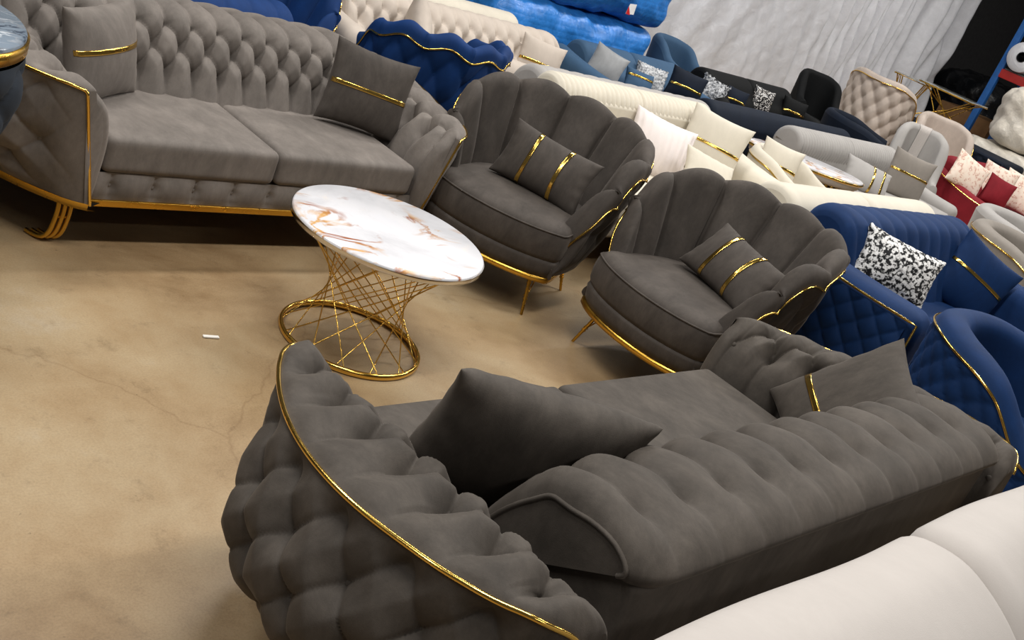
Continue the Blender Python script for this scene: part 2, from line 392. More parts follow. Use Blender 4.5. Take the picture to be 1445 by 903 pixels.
        T = 1 + (Ls - vt[:, None]) / .125; S = 2 * (d / arm_sp)[:, None] + 0 * T
        fd = sm(-.03, .06, d) * (1 - sm(.84, .92, d)); edge = 1 - np.exp(-((Ls[:, -1:] - Ls) / .035)**2)
        N1 = normals(P1); c0 = P1.mean(1, keepdims=True) * np.array([1, 1, 0]) + np.array([0, 0, .45]); N1 = N1 * np.sign((N1 * (P1 - c0)).sum(-1).mean())
        Q1 = P1 + N1 * (fd[:, None] * edge * .036 * (tuft(S, T, 0, 1, pit=1.9, sig=.42) - .85))[..., None]
        arm = MB().grid(Q1)
        Lp = np.concatenate([np.zeros((nu, 1)), np.cumsum(np.linalg.norm(np.diff(pan, axis=1), axis=2), axis=1)], 1)
        arc = np.concatenate([[0], np.cumsum(np.hypot(np.diff(d), np.diff(w)))])
        T2 = -.2 + Lp / .105; S2 = 2 * (arc / .17)[:, None] + .4 + 0 * T2
        N2 = normals(P2); cc = np.array([sg * Xi, .4, .4]); N2 = N2 * np.sign((N2 * (P2 - cc)).sum(-1).mean())
        fd2 = sm(.03, .22, arc) * (1 - sm(arc[-1] - .12, arc[-1], arc)); ed2 = sm(0, .05, Lp) * (1 - sm(Lp[:, -1:] - .07, Lp[:, -1:], Lp))
        Q2 = P2 + N2 * (fd2[:, None] * ed2 * .024 * (tuft(S2, T2, None, None, pit=1.5, sig=.42, pf=.22) - .85))[..., None]
        Q2[:, 0] = Q1[:, -1]
        pn = MB().grid(Q2)
        # front and rear closing faces
        for kk, bl in ((0, (0, -.012, 0)), (-1, (0, .012, 0))):
            arm.fan(Q1[kk], bl); pn.fan(np.vstack([Q2[kk], Q1[kk][:1]]), bl)
        arm = arm.build('armrest', m, root); pn = pn.build('side_panel', m, arm)
        b1, n1 = pick(Q1, N1, S, T, (0, 1), 12); put_buttons(b1, n1, m, arm, .010)
        b2, n2 = pick(Q2, N2, S2, T2, (1, 2, 3), 14); put_buttons(b2, n2, m, pn, .010)
        # gold line along the outer edge, then down the front corner
        line = P1[:, -1] + np.array([sg * .002, 0, .001])
        down = Q2[0] + np.array([0, -.004, 0])
        MB().tube(np.vstack([down[::-1][:-1], line]), .0055, 8).build('gold_trim', M['gold'], arm)
        foot = Q2[:, -1].copy(); foot[:, 2] = .19
        bar = MB(); out = foot + np.array([sg * .004, 0, 0]); Pb = np.stack([out + [0, 0, .012], out + [0, 0, -.012], out + [-sg * .03, .0, -.012]], 1); bar.grid(Pb); bar.build('gold_base_trim', M['brass'], root)
        under = MB(); under.fan(np.vstack([foot, [[sg * (half - .05), .9, .19], [sg * (half - .05), 0, .19]]])); under.build('underside', M['black'], root)
    fx = half + .05
    MB().rbox((0, -.008, .188), (2 * fx, .02, .024), .002, 2).build('gold_base_trim', M['brass'], root)
    for sg in (-1, 1):
        for y in (.06, .80): hairpin_leg(root, sg * (half + .06), y, .18, M['chrome' if 0 else 'brass'], dx=-.03)
    return root

# ------------------------------------------------------------------ shell armchair
def shell_chair(name, label, cat, loc, rz, m, group=None, scale=None, nlobes=9, wide=1.0, band=True, tuft_panel=False, inner=None):
    root = thing(name, label, cat, loc, rz, group); root.scale = scale or (1, 1, 1)
    nu = nlobes * 26 + 1; q = np.linspace(-1, 1, nu); t = np.abs(q); sg = np.sign(q)
    def plan(a, b, ext, dx=0.):
        th = np.minimum(t / .60, 1) * np.pi / 2; s_ = np.clip((t - .60) / .40, 0, 1)
        x = a * np.sin(th) * (1 - (.10 + dx) * s_**2); y = np.where(t <= .60, b * np.cos(th), -ext * s_)
        return np.stack([sg * x * wide, y], -1)
    Pin, Pti, Pto, Pob = plan(.300, .27, .29), plan(.395, .44, .305, -.02), plan(.475, .53, .315, -.02), plan(.345, .36, .31)
    H = spl([0, .25, .45, .6, .74, .86, .94, 1], [.85, .85, .83, .79, .715, .585, .44, .27], t)
    ph = (q + 1) / 2 * nlobes; c = np.abs(np.sin(np.pi * ph)) ** .42
    H = H + .042 * (((.25 + .75 * np.sin(np.pi * ph)**2) if tuft_panel else np.abs(np.sin(np.pi * ph)) ** .75) - .75) * np.minimum(1, H / .5)
    z0 = np.minimum(.33, H - .05); k = (np.clip((H - z0) / .5, .05, 1) * (1 - .92 * sm(.88, 1, t)))[:, None]
    lerp = lambda A, B, s_: A + (B - A) * s_
    ti = lerp(Pin, Pti, k); to = lerp(Pin + (Pto - Pti) * .9 * (1 - .55 * sm(.86, 1, t))[:, None], Pto, k)
    st = lambda xy, z: np.concatenate([xy, z[:, None]], 1)
    A = st(Pin, z0); B_ = st(lerp(Pin, ti, .42), lerp(z0, H, .42)); C_ = st(lerp(Pin, ti, .93), H - .085 * k[:, 0]); Dd = st(lerp(ti, to, .18), H - .022 * k[:, 0])
    E_ = st(lerp(ti, to, .52), H); F_ = st(lerp(ti, to, .93), H - .025); G_ = st(lerp(ti, to, .97), H - .075)
    nv = 36; pad = np.array([curve([A[i], B_[i], C_[i], Dd[i], E_[i], F_[i], G_[i]], nv) for i in range(nu)])
    rad = np.concatenate([Pto - np.array([0, -.0]), np.zeros((nu, 1))], 1); rad /= np.linalg.norm(rad, axis=1)[:, None]
    wv = sm(-.15, .35, np.linspace(0, 1, nv)) * (1 - .75 * sm(.72, 1, np.linspace(0, 1, nv)))
    pad = pad - rad[:, None, :] * ((.058 * (c[:, None] - .6) - .016 * np.exp(-np.abs(np.sin(np.pi * ph)) / .12)[:, None]) * wv[None])[..., None]
    mb = MB().grid(pad); mb.fan(pad[0]); mb.fan(pad[-1]); back = mb.build('shell_back', inner or m, root)
    # outer panel with a few buttons
    nv2 = 40; bot = st(Pob, 0 * H + .20); mid = st(lerp(to, Pob, .35) + (to - Pob) * .10, lerp(H - .075, .20 + 0 * H, .38))
    pan = np.array([curve([pad[i, -1], mid[i], lerp(mid[i], bot[i], .6) + rad[i] * .015, bot[i]], nv2) for i in range(nu)])
    N = normals(pan); N = N * np.sign((N * rad[:, None, :]).sum(-1).mean())
    Lp = np.concatenate([np.zeros((nu, 1)), np.cumsum(np.linalg.norm(np.diff(pan, axis=1), axis=2), axis=1)], 1)
    arc = np.concatenate([[0], np.cumsum(np.linalg.norm(np.diff(Pto, axis=0), axis=1))]); arc -= arc[nu // 2]
    S = arc[:, None] / .105 + 0 * Lp; T = Lp / .15
    fade = sm(0, .07, Lp) * (1 - sm(Lp[:, -1:] - .10, Lp[:, -1:], Lp)) * np.clip((H - .45) / .2, 0, 1)[:, None]
    pan = pan + N * (fade * (.024 if tuft_panel else .020) * (tuft(S, T, pit=1., sig=.3) - .85))[..., None]
    pn = MB().grid(pan).build('outer_panel', m, root)
    ok = [(p, n) for p, n in zip(*pick(pan, N, S, T, (1, 2, 3), 16)) if p[2] > .28]
    if ok: put_buttons([p for p, n in ok], [n for p, n in ok], m, pn, .010)
    MB().tube(pad[:, -1] + rad * .004, .005, 8).build('gold_trim', M['gold'], root)
    # seat cushion: straight sides, bowed front
    out = curve([(0, .26), (.20, .22), (.30, .08), (.325, -.12), (.335, -.30), (.31, -.345), (.22, -.395), (.11, -.425), (0, -.435)], 44)
    out = np.vstack([out, (out * [-1, 1])[::-1][1:-1]]); out[:, 0] *= wide
    cc = np.array([0, -.08]); def_ring = lambda s_, z: np.concatenate([cc + (out - cc) * s_, np.full((len(out), 1), z)], 1)
    pr = [(.001, .462), (.3, .460), (.6, .455), (.82, .446), (.93, .436), (.985, .418), (1.0, .395), (1.01, .35), (1.0, .305), (.98, .285), (.9, .28), (.001, .28)]
    P = np.array([def_ring(a, z) for a, z in pr]); s_ = MB().grid(P, cv=True).build('seat_cushion', m, root)
    MB().tube(def_ring(.992, .414), .004, 6, closed=True).build('piping', m, s_)
    # band under the cushion and gold ring
    pr = [(.5, .285), (.98, .285), (.995, .27), (.975, .235), (.96, .205), (.5, .2)]
    P = np.array([def_ring(a, z) for a, z in pr]); MB().grid(P, cv=True).build('base', m, root)
    pr = [(.945, .206), (.985, .206), (.985, .182), (.945, .182)]
    P = np.array([def_ring(a, z) for a, z in pr]); g = MB(); g.grid(P, cu=True, cv=True); g.build('gold_base_ring', M['brass'], root)
    # legs: splayed rod with rings and two thin wires
    for sx in (-1, 1):
        for y, sy in ((-.27, -1), (.17, 1)):
            a = np.array([sx * .235 * wide, y, .185]); b = a + np.array([sx * .045, sy * .045, -.185]); b[2] = 0
            L = MB().tube([a, a + (b - a) * .5, b], [.009, .008, .0065], 10)
            for f in (.25, .55, .62): L.tube([a + (b - a) * (f - .012), a + (b - a) * (f + .012)], .0115, 10)
            for o_ in ((-.022, -.012), (.022, -.012)):
                L.tube([a + np.array([o_[0] * sx, .045 * -sy, 0]), a + (b - a) * .62], .0028, 6)
            L.rbox((a[0], a[1], .186), (.06, .08, .006), .002, 2)
            L.build('leg', M['brass'], root)
    return root

# ------------------------------------------------------------------ coffee table
def coffee_table(loc):
    t = thing('coffee_table', 'round coffee table with white marble top on a twisted gold wire base', 'coffee table', loc)
    Rt, Rb, h = .349, .2638, .46
    MB().lathe([(.001, h), (Rt - .006, h), (Rt - .001, h - .003), (Rt, h - .008), (Rt, h - .012), (.001, h - .012)], 96).build('tabletop', M['marble'], t)
    MB().lathe([(Rt + .002, h - .008), (Rt + .002, h - .024), (Rt - .006, h - .027), (Rt - .02, h - .026), (.001, h - .0265)], 96).build('rim', M['chrome'], t)
    a = np.linspace(0, 2 * np.pi, 97)[:-1]
    def ring(r, z, rr, flat): return MB().tube(np.stack([r * np.cos(a), r * np.sin(a), 0 * a + z], 1), rr, 10, closed=True, flat=flat)
    ring(Rb - .006, .013, .0105, (.9, 1.2)).build('base_ring', M['gold'], t)
    ring(.305, h - .033, .006, (1, 1)).build('upper_ring', M['gold'], t)
    rod = None; n = 13
    for k in range(2 * n):
        th = 2 * np.pi * (k // 2) / n + (.12 if k % 2 else 0); tw = R(118) * (1 if k % 2 == 0 else -1)
        p0 = np.array([(Rb - .008) * np.cos(th), (Rb - .008) * np.sin(th), .02]); p1 = np.array([.302 * np.cos(th + tw), .302 * np.sin(th + tw), h - .035])
        MB().tube([p0, p1], .0024, 6).build('rod', M['gold'], t)
    return t
# ------------------------------------------------------------------ camera
PSI, ROLL, PITCH, HC, FPX = R(37.25), R(23.25), R(21.45), 1.733, 1540.
def room(v): s, c = math.sin(PSI), math.cos(PSI); return Vector((v[0] * s + v[1] * c, -v[0] * c + v[1] * s, v[2]))
fwd = Vector((0, math.cos(PITCH), -math.sin(PITCH))); up0 = Vector((0, math.sin(PITCH), math.cos(PITCH))); r0 = Vector((1, 0, 0))
rv = r0 * math.cos(ROLL) + up0 * math.sin(ROLL); uv = -r0 * math.sin(ROLL) + up0 * math.cos(ROLL)
cam = bpy.data.objects.new('camera', bpy.data.cameras.new('camera')); COL.objects.link(cam)
a, b_, c_ = room(rv), room(uv), room(-fwd)
cam.matrix_world = Matrix(((a.x, b_.x, c_.x, 0), (a.y, b_.y, c_.y, 0), (a.z, b_.z, c_.z, HC), (0, 0, 0, 1)))
cam.data.sensor_width = 36; cam.data.lens = FPX / 1445 * 36; cam.data.clip_end = 200
SC.camera = cam

# ------------------------------------------------------------------ room shell
def floor_mat():
    m, nt, b = mat('stained polished concrete'); L = nt.links; tc = nd(nt, 'ShaderNodeTexCoord')
    def noise(sc_, det=6., ro=.6, dis=0.):
        n = nd(nt, 'ShaderNodeTexNoise', Scale=sc_, Detail=det, Roughness=ro, Distortion=dis); L.new(tc.outputs['Object'], n.inputs['Vector']); return n
    def mul(a, b_, f):
        x = nd(nt, 'ShaderNodeMix', data_type='RGBA', blend_type='MULTIPLY'); x.inputs[0].default_value = f; L.new(a, x.inputs[6]); L.new(b_, x.inputs[7]); return x.outputs[2]
    n1 = noise(1.1, 8., .68, .2)
    c = ramp(nt, n1.outputs['Fac'], [(.30, lin((128, 103, 73))), (.48, lin((156, 132, 99))), (.60, lin((166, 145, 113))), (.72, lin((172, 157, 134)))]).outputs['Color']
    c = mul(c, ramp(nt, noise(9., 9., .75).outputs['Fac'], [(.28, (.50, .47, .44, 1)), (.44, (1, 1, 1, 1))]).outputs['Color'], .6)       # smudges
    c = mul(c, ramp(nt, noise(38., 4., .6).outputs['Fac'], [(.24, (.25, .22, .2, 1)), (.30, (1, 1, 1, 1))]).outputs['Color'], .7)       # specks
    c = mul(c, ramp(nt, noise(160., 3., .7).outputs['Fac'], [(.35, (.80, .79, .78, 1)), (.6, (1, 1, 1, 1))]).outputs['Color'], .8)      # grain
    w = noise(2.2, 4., .6); v = nd(nt, 'ShaderNodeTexVoronoi', feature='DISTANCE_TO_EDGE', Scale=.75)
    mx = nd(nt, 'ShaderNodeMix', data_type='RGBA'); mx.inputs[0].default_value = .22; L.new(tc.outputs['Object'], mx.inputs[6]); L.new(w.outputs['Color'], mx.inputs[7]); L.new(mx.outputs[2], v.inputs['Vector'])
    c = mul(c, ramp(nt, v.outputs['Distance'], [(.0, (.75, .7, .66, 1)), (.002, (1, 1, 1, 1))]).outputs['Color'], .6)                 # hairline cracks
    L.new(c, b.inputs['Base Color'])
    rr = ramp(nt, n1.outputs['Fac'], [(.3, (.30, .30, .30, 1)), (.7, (.5, .5, .5, 1))]); L.new(rr.outputs['Color'], b.inputs['Roughness'])
    b.inputs['Specular IOR Level'].default_value = .35
    bp = nd(nt, 'ShaderNodeBump', Strength=.08, Distance=.01); L.new(n1.outputs['Fac'], bp.inputs['Height']); L.new(bp.outputs['Normal'], b.inputs['Normal'])
    return m
def slab(name, x0, x1, y0, y1, z0, z1, m):
    mb = MB(); V = [(x, y, z) for z in (z0, z1) for y in (y0, y1) for x in (x0, x1)]
    mb.add(V, [(0, 2, 3, 1), (4, 5, 7, 6), (0, 1, 5, 4), (2, 6, 7, 3), (0, 4, 6, 2), (1, 3, 7, 5)])
    return struct(mb.build(name, m, flat=True))
slab('floor', -4, 24, -5, 9.2, -.1, 0, floor_mat())
slab('wall_back', -4, 24, 9, 9.2, 0, 6, plain('grey painted block', (96, 96, 98), .8))
slab('wall_right', 23.8, 24, -5, 9, 0, 6, plain('dark painted block', (70, 70, 72), .8))

# ------------------------------------------------------------------ light: rows of warehouse ceiling lamps
W = bpy.data.worlds.new('world'); SC.world = W; W.use_nodes = True
bg = W.node_tree.nodes['Background']; bg.inputs['Color'].default_value = (1.0, .97, .93, 1); bg.inputs['Strength'].default_value = .07
def lamp(x, y, z, sx, sy, power, col=(1, .985, .96)):
    l = bpy.data.lights.new('ceiling_lamp', 'AREA'); l.shape = 'RECTANGLE'; l.size = sx; l.size_y = sy; l.energy = power; l.color = col
    o = bpy.data.objects.new('ceiling_lamp', l); o.location = (x, y, z); COL.objects.link(o); return o
for x in (1.6, 5.6, 9.6, 13.6):
    for y in (1.3, 4.6): lamp(x, y, 4.4, 2.4, .30, 118 if x < 12 else 70)
lamp(-1.6, 2.2, 4.4, 2.4, .30, 72); lamp(1.0, -2.2, 4.4, 2.4, .30, 50)
vs = SC.view_settings; vs.view_transform = 'Standard'; vs.look = 'None'; vs.gamma = 1; vs.use_curve_mapping = False; vs.exposure = 0.0

# ------------------------------------------------------------------ the grey set in front
G_SET = None
tufted_sofa('tufted_sofa', 'long taupe velvet sofa facing the camera at left, buttoned back, gold edge line', .70, (2.51, 3.24, 0), 0, M['taupe'], .118, None, phase=.1, hb=.80, shift=-.06, bulge=(1., .72), splay=(.12, .06))
tufted_sofa('tufted_sofa', 'dark taupe velvet sofa in the foreground seen from behind, gold line on its arm', .84, (2.49, 1.63, 0), math.pi, M['near'], .165, None, phase=.35, hb=.965, shift=-.13, splay=(.20, .04))
coffee_table((2.538, 2.573, 0))
def face(dx, dy): return math.atan2(dy, dx) + math.pi / 2     # rotation that turns local -y towards (dx,dy)
shell_chair('shell_armchair', 'charcoal shell-back armchair beside the long taupe sofa, two-banded lumbar pillow on it', 'armchair', (3.79, 3.09, 0), face(-.92, -.39), M['char'])
shell_chair('shell_armchair', 'charcoal shell-back armchair between the other armchair and the foreground sofa', 'armchair', (4.02, 2.18, 0), face(-1, .06), M['char'])
# ------------------------------------------------------------------ generic upholstery for the rows behind
def back_loft(L, prof, disp=None, rend=.05, cen=None, nu=None, amp=1.0, x0=0.):
    """rounded-end loft along x; disp(x, arc)->offset; returns MB and displaced points"""
    nu = nu or int(max(30, L * 90)); X = np.linspace(-L / 2, L / 2, nu); X = .6 * X + .4 * L / 2 * np.sin(np.linspace(-np.pi / 2, np.pi / 2, nu))
    pr = np.asarray(prof); cen = pr.mean(0) if cen is None else np.array(cen)
    e = np.clip((np.abs(X) - (L / 2 - rend)) / rend, 0, 1); k = rend * .8 * (1 - np.sqrt(np.maximum(1 - e**2, 0)))
    dn = (pr - cen); dn /= np.linalg.norm(dn, axis=1)[:, None]
    P = np.zeros((nu, len(pr), 3)); P[..., 0] = X[:, None] + x0
    P[..., 1:] = pr[None] - k[:, None, None] * dn[None]
    N = normals(P); N = N * np.sign((N[..., 1:] * dn[None]).sum(-1).mean())
    Lc = np.concatenate([[0], np.cumsum(np.linalg.norm(np.diff(pr, axis=0), axis=1))])
    S, A = np.meshgrid(X, Lc, indexing='ij')
    if disp is not None:
        P = P + N * (disp(S, A, Lc[-1]) * (1 - sm(L / 2 - rend, L / 2, np.abs(S))))[..., None]
    mb = MB().grid(P); mb.fan(P[0], (-.006, 0, 0)); mb.fan(P[-1], (.006, 0, 0))
    return mb, P, N, S, A
def foot_legs(root, L, D, m, h=.14, ins=.12):
    for x in (-L / 2 + ins, L / 2 - ins):
        for y in (ins, D - ins): MB().lathe([(.012, 0), (.014, .01), (.022, h), (.022, h + .01)], 12, (x, y, 0)).build('leg', m, root)
def bsofa(name, label, L, loc, rz, m, D=.85, seat=.42, top=.74, style='plain', arm=(.2, .56), group=None, sp=.13, nsec=2, arms=(1, 1), trim=False, r=.11, seatm=None, rows=2, quilt_side=False, cat='sofa', arm_trim=False, rise=None):
    root = thing(name, label, cat, loc, rz, group); aw, ah = arm; Li = L - aw * (arms[0] + arms[1]); cx = aw * (arms[0] - arms[1]) / 2
    MB().rbox((0, D / 2, (.13 + seat - .13) / 2 + .035), (L - .02, D - .02, seat - .26 + .0), .025, 4).build('base', m, root)
    for k in range(nsec):
        w_ = Li / nsec; MB().rbox((cx - Li / 2 + w_ * (k + .5), (D - .25) / 2, seat - .065), (w_ - .006, D - .22, .14), .035, 7, puff=(0, 0, .015)).build('seat_cushion', seatm or m, root)
    pr_full = curve([(D - .42, seat - .06), (D - .38, seat + .07), (D - .33, (seat + top) / 2), (D - .27, top - .05), (D - .17, top), (D - .07, top - .025), (D - .015, top - .12), (D - .01, .45), (D - .015, .2)], 64)
    if style == 'rib':
        th = np.linspace(0, 2 * np.pi, 49)[:-1]; cy, cz = D - .12, top - r
        pr = np.stack([cy + r * np.cos(th), cz + r * np.sin(th)], 1); pr = np.vstack([pr, pr[:1]])
        n = int(Li / .045); mb, *_ = back_loft(Li + .05, pr, lambda S, A, T: .015 * (np.abs(np.sin(np.pi * S / .045)) ** .6 - .8) - .014 * np.exp(-(S / .008)**2), .04, nu=n * 10, x0=cx)
        mb.build('back_roll', m, root)
        MB().rbox((cx, D - .13, (seat + top - 2 * r) / 2 + .0), (Li - .02, .22, top - 2 * r - seat + .30), .03, 4).build('back_frame', m, root)
    elif style == 'tuft':
        a0 = .14
        mb, P, N, S, A = back_loft(Li + (0 if arms[0] + arms[1] else -.02), pr_full, lambda S, A, T: np.where(A < T * .72, .030, .006) * (tuft(2 * S / sp, (A - a0) / (.105) + 1, 1, rows, pit=1.5, sig=.42) - .75), .05, nu=int(Li / sp * 16), x0=cx)
        bk = mb.build('backrest', m, root); b1, n1 = pick(P, N, 2 * S / sp, (A - a0) / .105 + 1, tuple(range(1, rows + 1)), 6); put_buttons(b1, n1, m, bk, .011)
    elif style == 'channel':
        w_ = Li / 11.; mb, *_ = back_loft(Li, pr_full, lambda S, A, T: .012 * (np.abs(np.sin(np.pi * (S + A * .35) / w_)) ** .5 - .7), .08, nu=int(Li * 110), x0=cx); mb.build('backrest', m, root)
    else:
        for k in range(nsec):
            w_ = Li / nsec; mb, *_ = back_loft(w_ - .008, pr_full, None, .05, x0=cx - Li / 2 + w_ * (k + .5)); mb.build('backrest', m, root)
    for sg, on in ((-1, arms[0]), (1, arms[1])):
        if not on: continue
        x = sg * (L / 2 - aw / 2); rs = (top - .06 - ah) if rise is None else rise
        def slope(P, ah=ah): 
            P = P.copy(); f = np.clip(P[..., 1] / D, 0, 1); P[..., 2] += np.where(P[..., 2] > .3, rs * f**2, 0); return P
        a_ = MB().rbox((x, D / 2 - .02, (ah + .15) / 2), (aw, D + .0, ah - .15), min(.085, aw * .45), 7, warp=slope).build('armrest', m, root)
        if quilt_side:
            U, V = np.meshgrid(np.linspace(.04, D - .05, 110), np.linspace(.17, ah - .05, 60), indexing='ij')
            V2 = .17 + (V - .17) * (1 + rs / (ah - .2) * (U / D)**2)
            q_ = quilt((U + V) / .125, (U - V) / .125, .3)
            P = np.stack([sg * (L / 2 + .020 * q_ - .004) + 0 * U, U, V2], -1); P[..., 1] -= .02
            MB().grid(P).build('quilted_panel', m, a_)
        if arm_trim:
            yy = np.linspace(-.02, D - .03, 24); zz = ah - .035 + rs * (yy / D).clip(0, 1)**2
            ln = np.stack([np.full(24, sg * (L / 2 + .008)), yy - .0, zz], 1); ln = np.vstack([[[sg * (L / 2 + .006), -.024, .17]], ln])
            MB().tube(ln, .006, 8).build('gold_trim', M['gold'], a_)
    if trim: MB().rbox((0, -.005, .165), (L - .02, .012, .03), .002, 2).build('gold_base_trim', M['brass'], root)
    foot_legs(root, L, D, M['brass'])
    return root
def tub_chair(name, label, loc, rz, m, r=.38, top=.74, front=.58, outer='plain', trim=True, group=None, th=.10, seat=.42, cat='armchair', ribband=False, squash=1., hi=None):
    """barrel chair; opens towards local -y"""
    root = thing(name, label, cat, loc, rz, group); nu = 150; q = np.linspace(-1, 1, nu); t = np.abs(q); sgn = np.sign(q)
    def plan(rr):
        a = np.minimum(t / .62, 1) * np.pi / 2; e = np.clip((t - .62) / .38, 0, 1)
        return np.stack([sgn * rr * np.sin(a), np.where(t < .62, rr * np.cos(a) * squash, -e * r * .85)], -1)
    H = spl([0, .35, .6, .8, 1], [top, top - .01, (top * .72 + front * .28), front + .02, front - .02], t)
    Pi, Po = plan(r - th), plan(r); lift = lambda xy, z: np.concatenate([xy, z[:, None]], 1)
    A = lift(Pi, 0 * H + seat - .06); B_ = lift(Pi, H - .08); C_ = lift(Pi + (Po - Pi) * .2, H - .015); Dd = lift((Pi + Po) / 2, H); E_ = lift(Pi + (Po - Pi) * .85, H - .018); F_ = lift(Po, H - .06)
    pad = np.array([curve([A[i], B_[i], C_[i], Dd[i], E_[i], F_[i]], 30) for i in range(nu)])
    mb = MB().grid(pad)
    for k in (0, -1): mb.fan(np.vstack([pad[k], [[*Po[k], .17]], [[*Pi[k], .17]]]), (0, -.02, 0))
    mb.build('backrest', m, root)
    nv = 60; f = np.linspace(0, 1, nv); pan = pad[:, -1][:, None, :] * (1 - f)[None, :, None] + lift(Po * .93, 0 * H + .16)[:, None, :] * f[None, :, None]
    arc = np.concatenate([[0], np.cumsum(np.linalg.norm(np.diff(Po, axis=0), axis=1))]); Lz = (H - .06 - .16)[:, None] * f[None]
    rad = lift(Po / np.linalg.norm(Po, axis=1)[:, None], 0 * H)[:, None, :]
    S = arc[:, None] + 0 * Lz
    fade = sm(0, .03, Lz) * (1 - sm(Lz[:, -1:] - .03, Lz[:, -1:], Lz)) * sm(0, .04, S) * (1 - sm(S.max() - .04, S.max(), S))
    if outer == 'quilt': pan = pan + rad * (.020 * fade * (quilt((S + Lz) / .125, (S - Lz) / .125, .3) - .6))[..., None]
    if outer == 'tuft': pan = pan + rad * (.03 * fade * (tuft(2 * S / .19, Lz / .12, None, None, pit=1.3, sig=.4) - .7))[..., None]
    MB().grid(pan).build('outer_panel', m, root)
    if trim: MB().tube(np.vstack([pan[0, ::-1][:-1], pad[:, -1], pan[-1, 1:]]) * np.array([1.008, 1.008, 1]), .006, 6).build('gold_trim', M['gold'], root)
    k = r - th + .01; out = [(k * math.sin(a), max(-r * .80, k * math.cos(a) * squash if abs(a) < math.pi / 2 else -r * .8 * min(1, (abs(a) - math.pi / 2) / .8))) for a in np.linspace(-math.pi * .78, math.pi * .78, 50)]
    out = np.array(out); cc = np.array([0, -.05]); dr = lambda s_, z: np.concatenate([cc + (out - cc) * s_, np.full((len(out), 1), z)], 1)
    P = np.array([dr(a, z) for a, z in ((.001, seat + .03), (.7, seat + .025), (.94, seat + .01), (1, seat - .025), (1, seat - .12), (.96, seat - .14), (.02, seat - .14))]); MB().grid(P, cv=True).build('seat_cushion', m, root)
    P = np.array([dr(a, z) for a, z in ((.02, seat - .14), (1.02, seat - .14), (1.02, .16), (.02, .16))]); MB().grid(P, cv=True).build('base', m, root)
    if ribband:
        ii = (t < .14); Q = pad[ii][:, 4:26] ; nrm = normals(Q); nrm *= np.sign((nrm[..., 2]).mean()); rb = np.abs(np.sin(np.linspace(0, np.pi * 6, ii.sum())))[:, None] ** .5
        MB().grid(Q + nrm * (.008 + .006 * rb)[..., None]).build('ribbed_band', M['white'], root)
    for a in (35, 145, 215, 325): MB().lathe([(.012, 0), (.02, .16)], 10, (.72 * r * math.cos(R(a)), .72 * r * math.sin(R(a)), 0)).build('leg', M['brass'], root)
    return root

PI = math.pi
# row directly behind the taupe sofa: the blue set
bsofa('tufted_sofa', 'royal blue sofa with low buttoned back right behind the taupe sofa', 2.2, (2.05, 4.66, 0), PI, M['blue'], D=.48, top=.735, style='tuft', arms=(0, 0), sp=.14)
shell_chair('shell_armchair', 'royal blue shell armchair seen from behind, wavy gold line under its rim', 'armchair', (4.06, 4.32, 0), face(-.02, 1), M['blue'], tuft_panel=True, nlobes=9, scale=(.86, .86, 1.0))
shell_chair('shell_armchair', 'royal blue shell armchair at the top edge behind the blue sofa', 'armchair', (3.40, 5.02, 0), face(-.3, -.95), M['blue'])
# cream and pale rows
bsofa('tufted_sofa', 'pale greige sofa with buttoned back behind the blue shell armchair', 2.15, (5.0, 4.84, 0), 0, M['beige'], D=.60, top=.73, style='tuft', arms=(1, 0), arm=(.2, .58), sp=.125, rows=3)
bsofa('sofa', 'cream sofa with smooth rounded back behind the pale buttoned sofa', 2.3, (5.0, 6.36, 0), PI, M['cream'], D=.72, top=.71, arms=(0, 0))
bsofa('tufted_sofa', 'low pale grey buttoned sofa right behind the cream ribbed roll sofa', 1.85, (5.72, 4.62, 0), PI, M['grey'], D=.54, top=.735, style='tuft', arms=(0, 0), sp=.14)
bsofa('ribbed_sofa', 'cream sofa with a ribbed roll along its back behind the grey shell armchairs', 1.98, (5.36, 3.16, 0), 0, M['cream'], D=.86, top=.80, style='rib', arm=(.24, .58), seat=.41, r=.115, arms=(1, 1))
tub_chair('tub_armchair', 'cream armchair with gold-edged arm right of the cream ribbed sofa', (6.68, 3.44, 0), .1, M['cream'], r=.29, top=.68, front=.58, th=.08)
bsofa('sofa', 'cream sofa showing its long smooth back along the navy quilted sofa', 2.25, (5.80, 3.14, 0), PI, M['cream'], D=.78, top=.83, seat=.40, arm=(.2, .5), nsec=2)
# navy quilted set
bsofa('quilted_sofa', 'royal blue sofa with quilted side and gold arm line behind the foreground sofa', 2.15, (5.76, 1.54, 0), 0, M['navy'], D=.84, top=.86, seat=.43, style='channel', arm=(.25, .66), quilt_side=True, arm_trim=True, trim=True, rise=.03)
tub_chair('tub_armchair', 'royal blue quilted armchair behind the right end of the foreground sofa', (4.78, 1.02, 0), .05, M['navy'], r=.46, top=.77, front=.50, outer='quilt', th=.15)
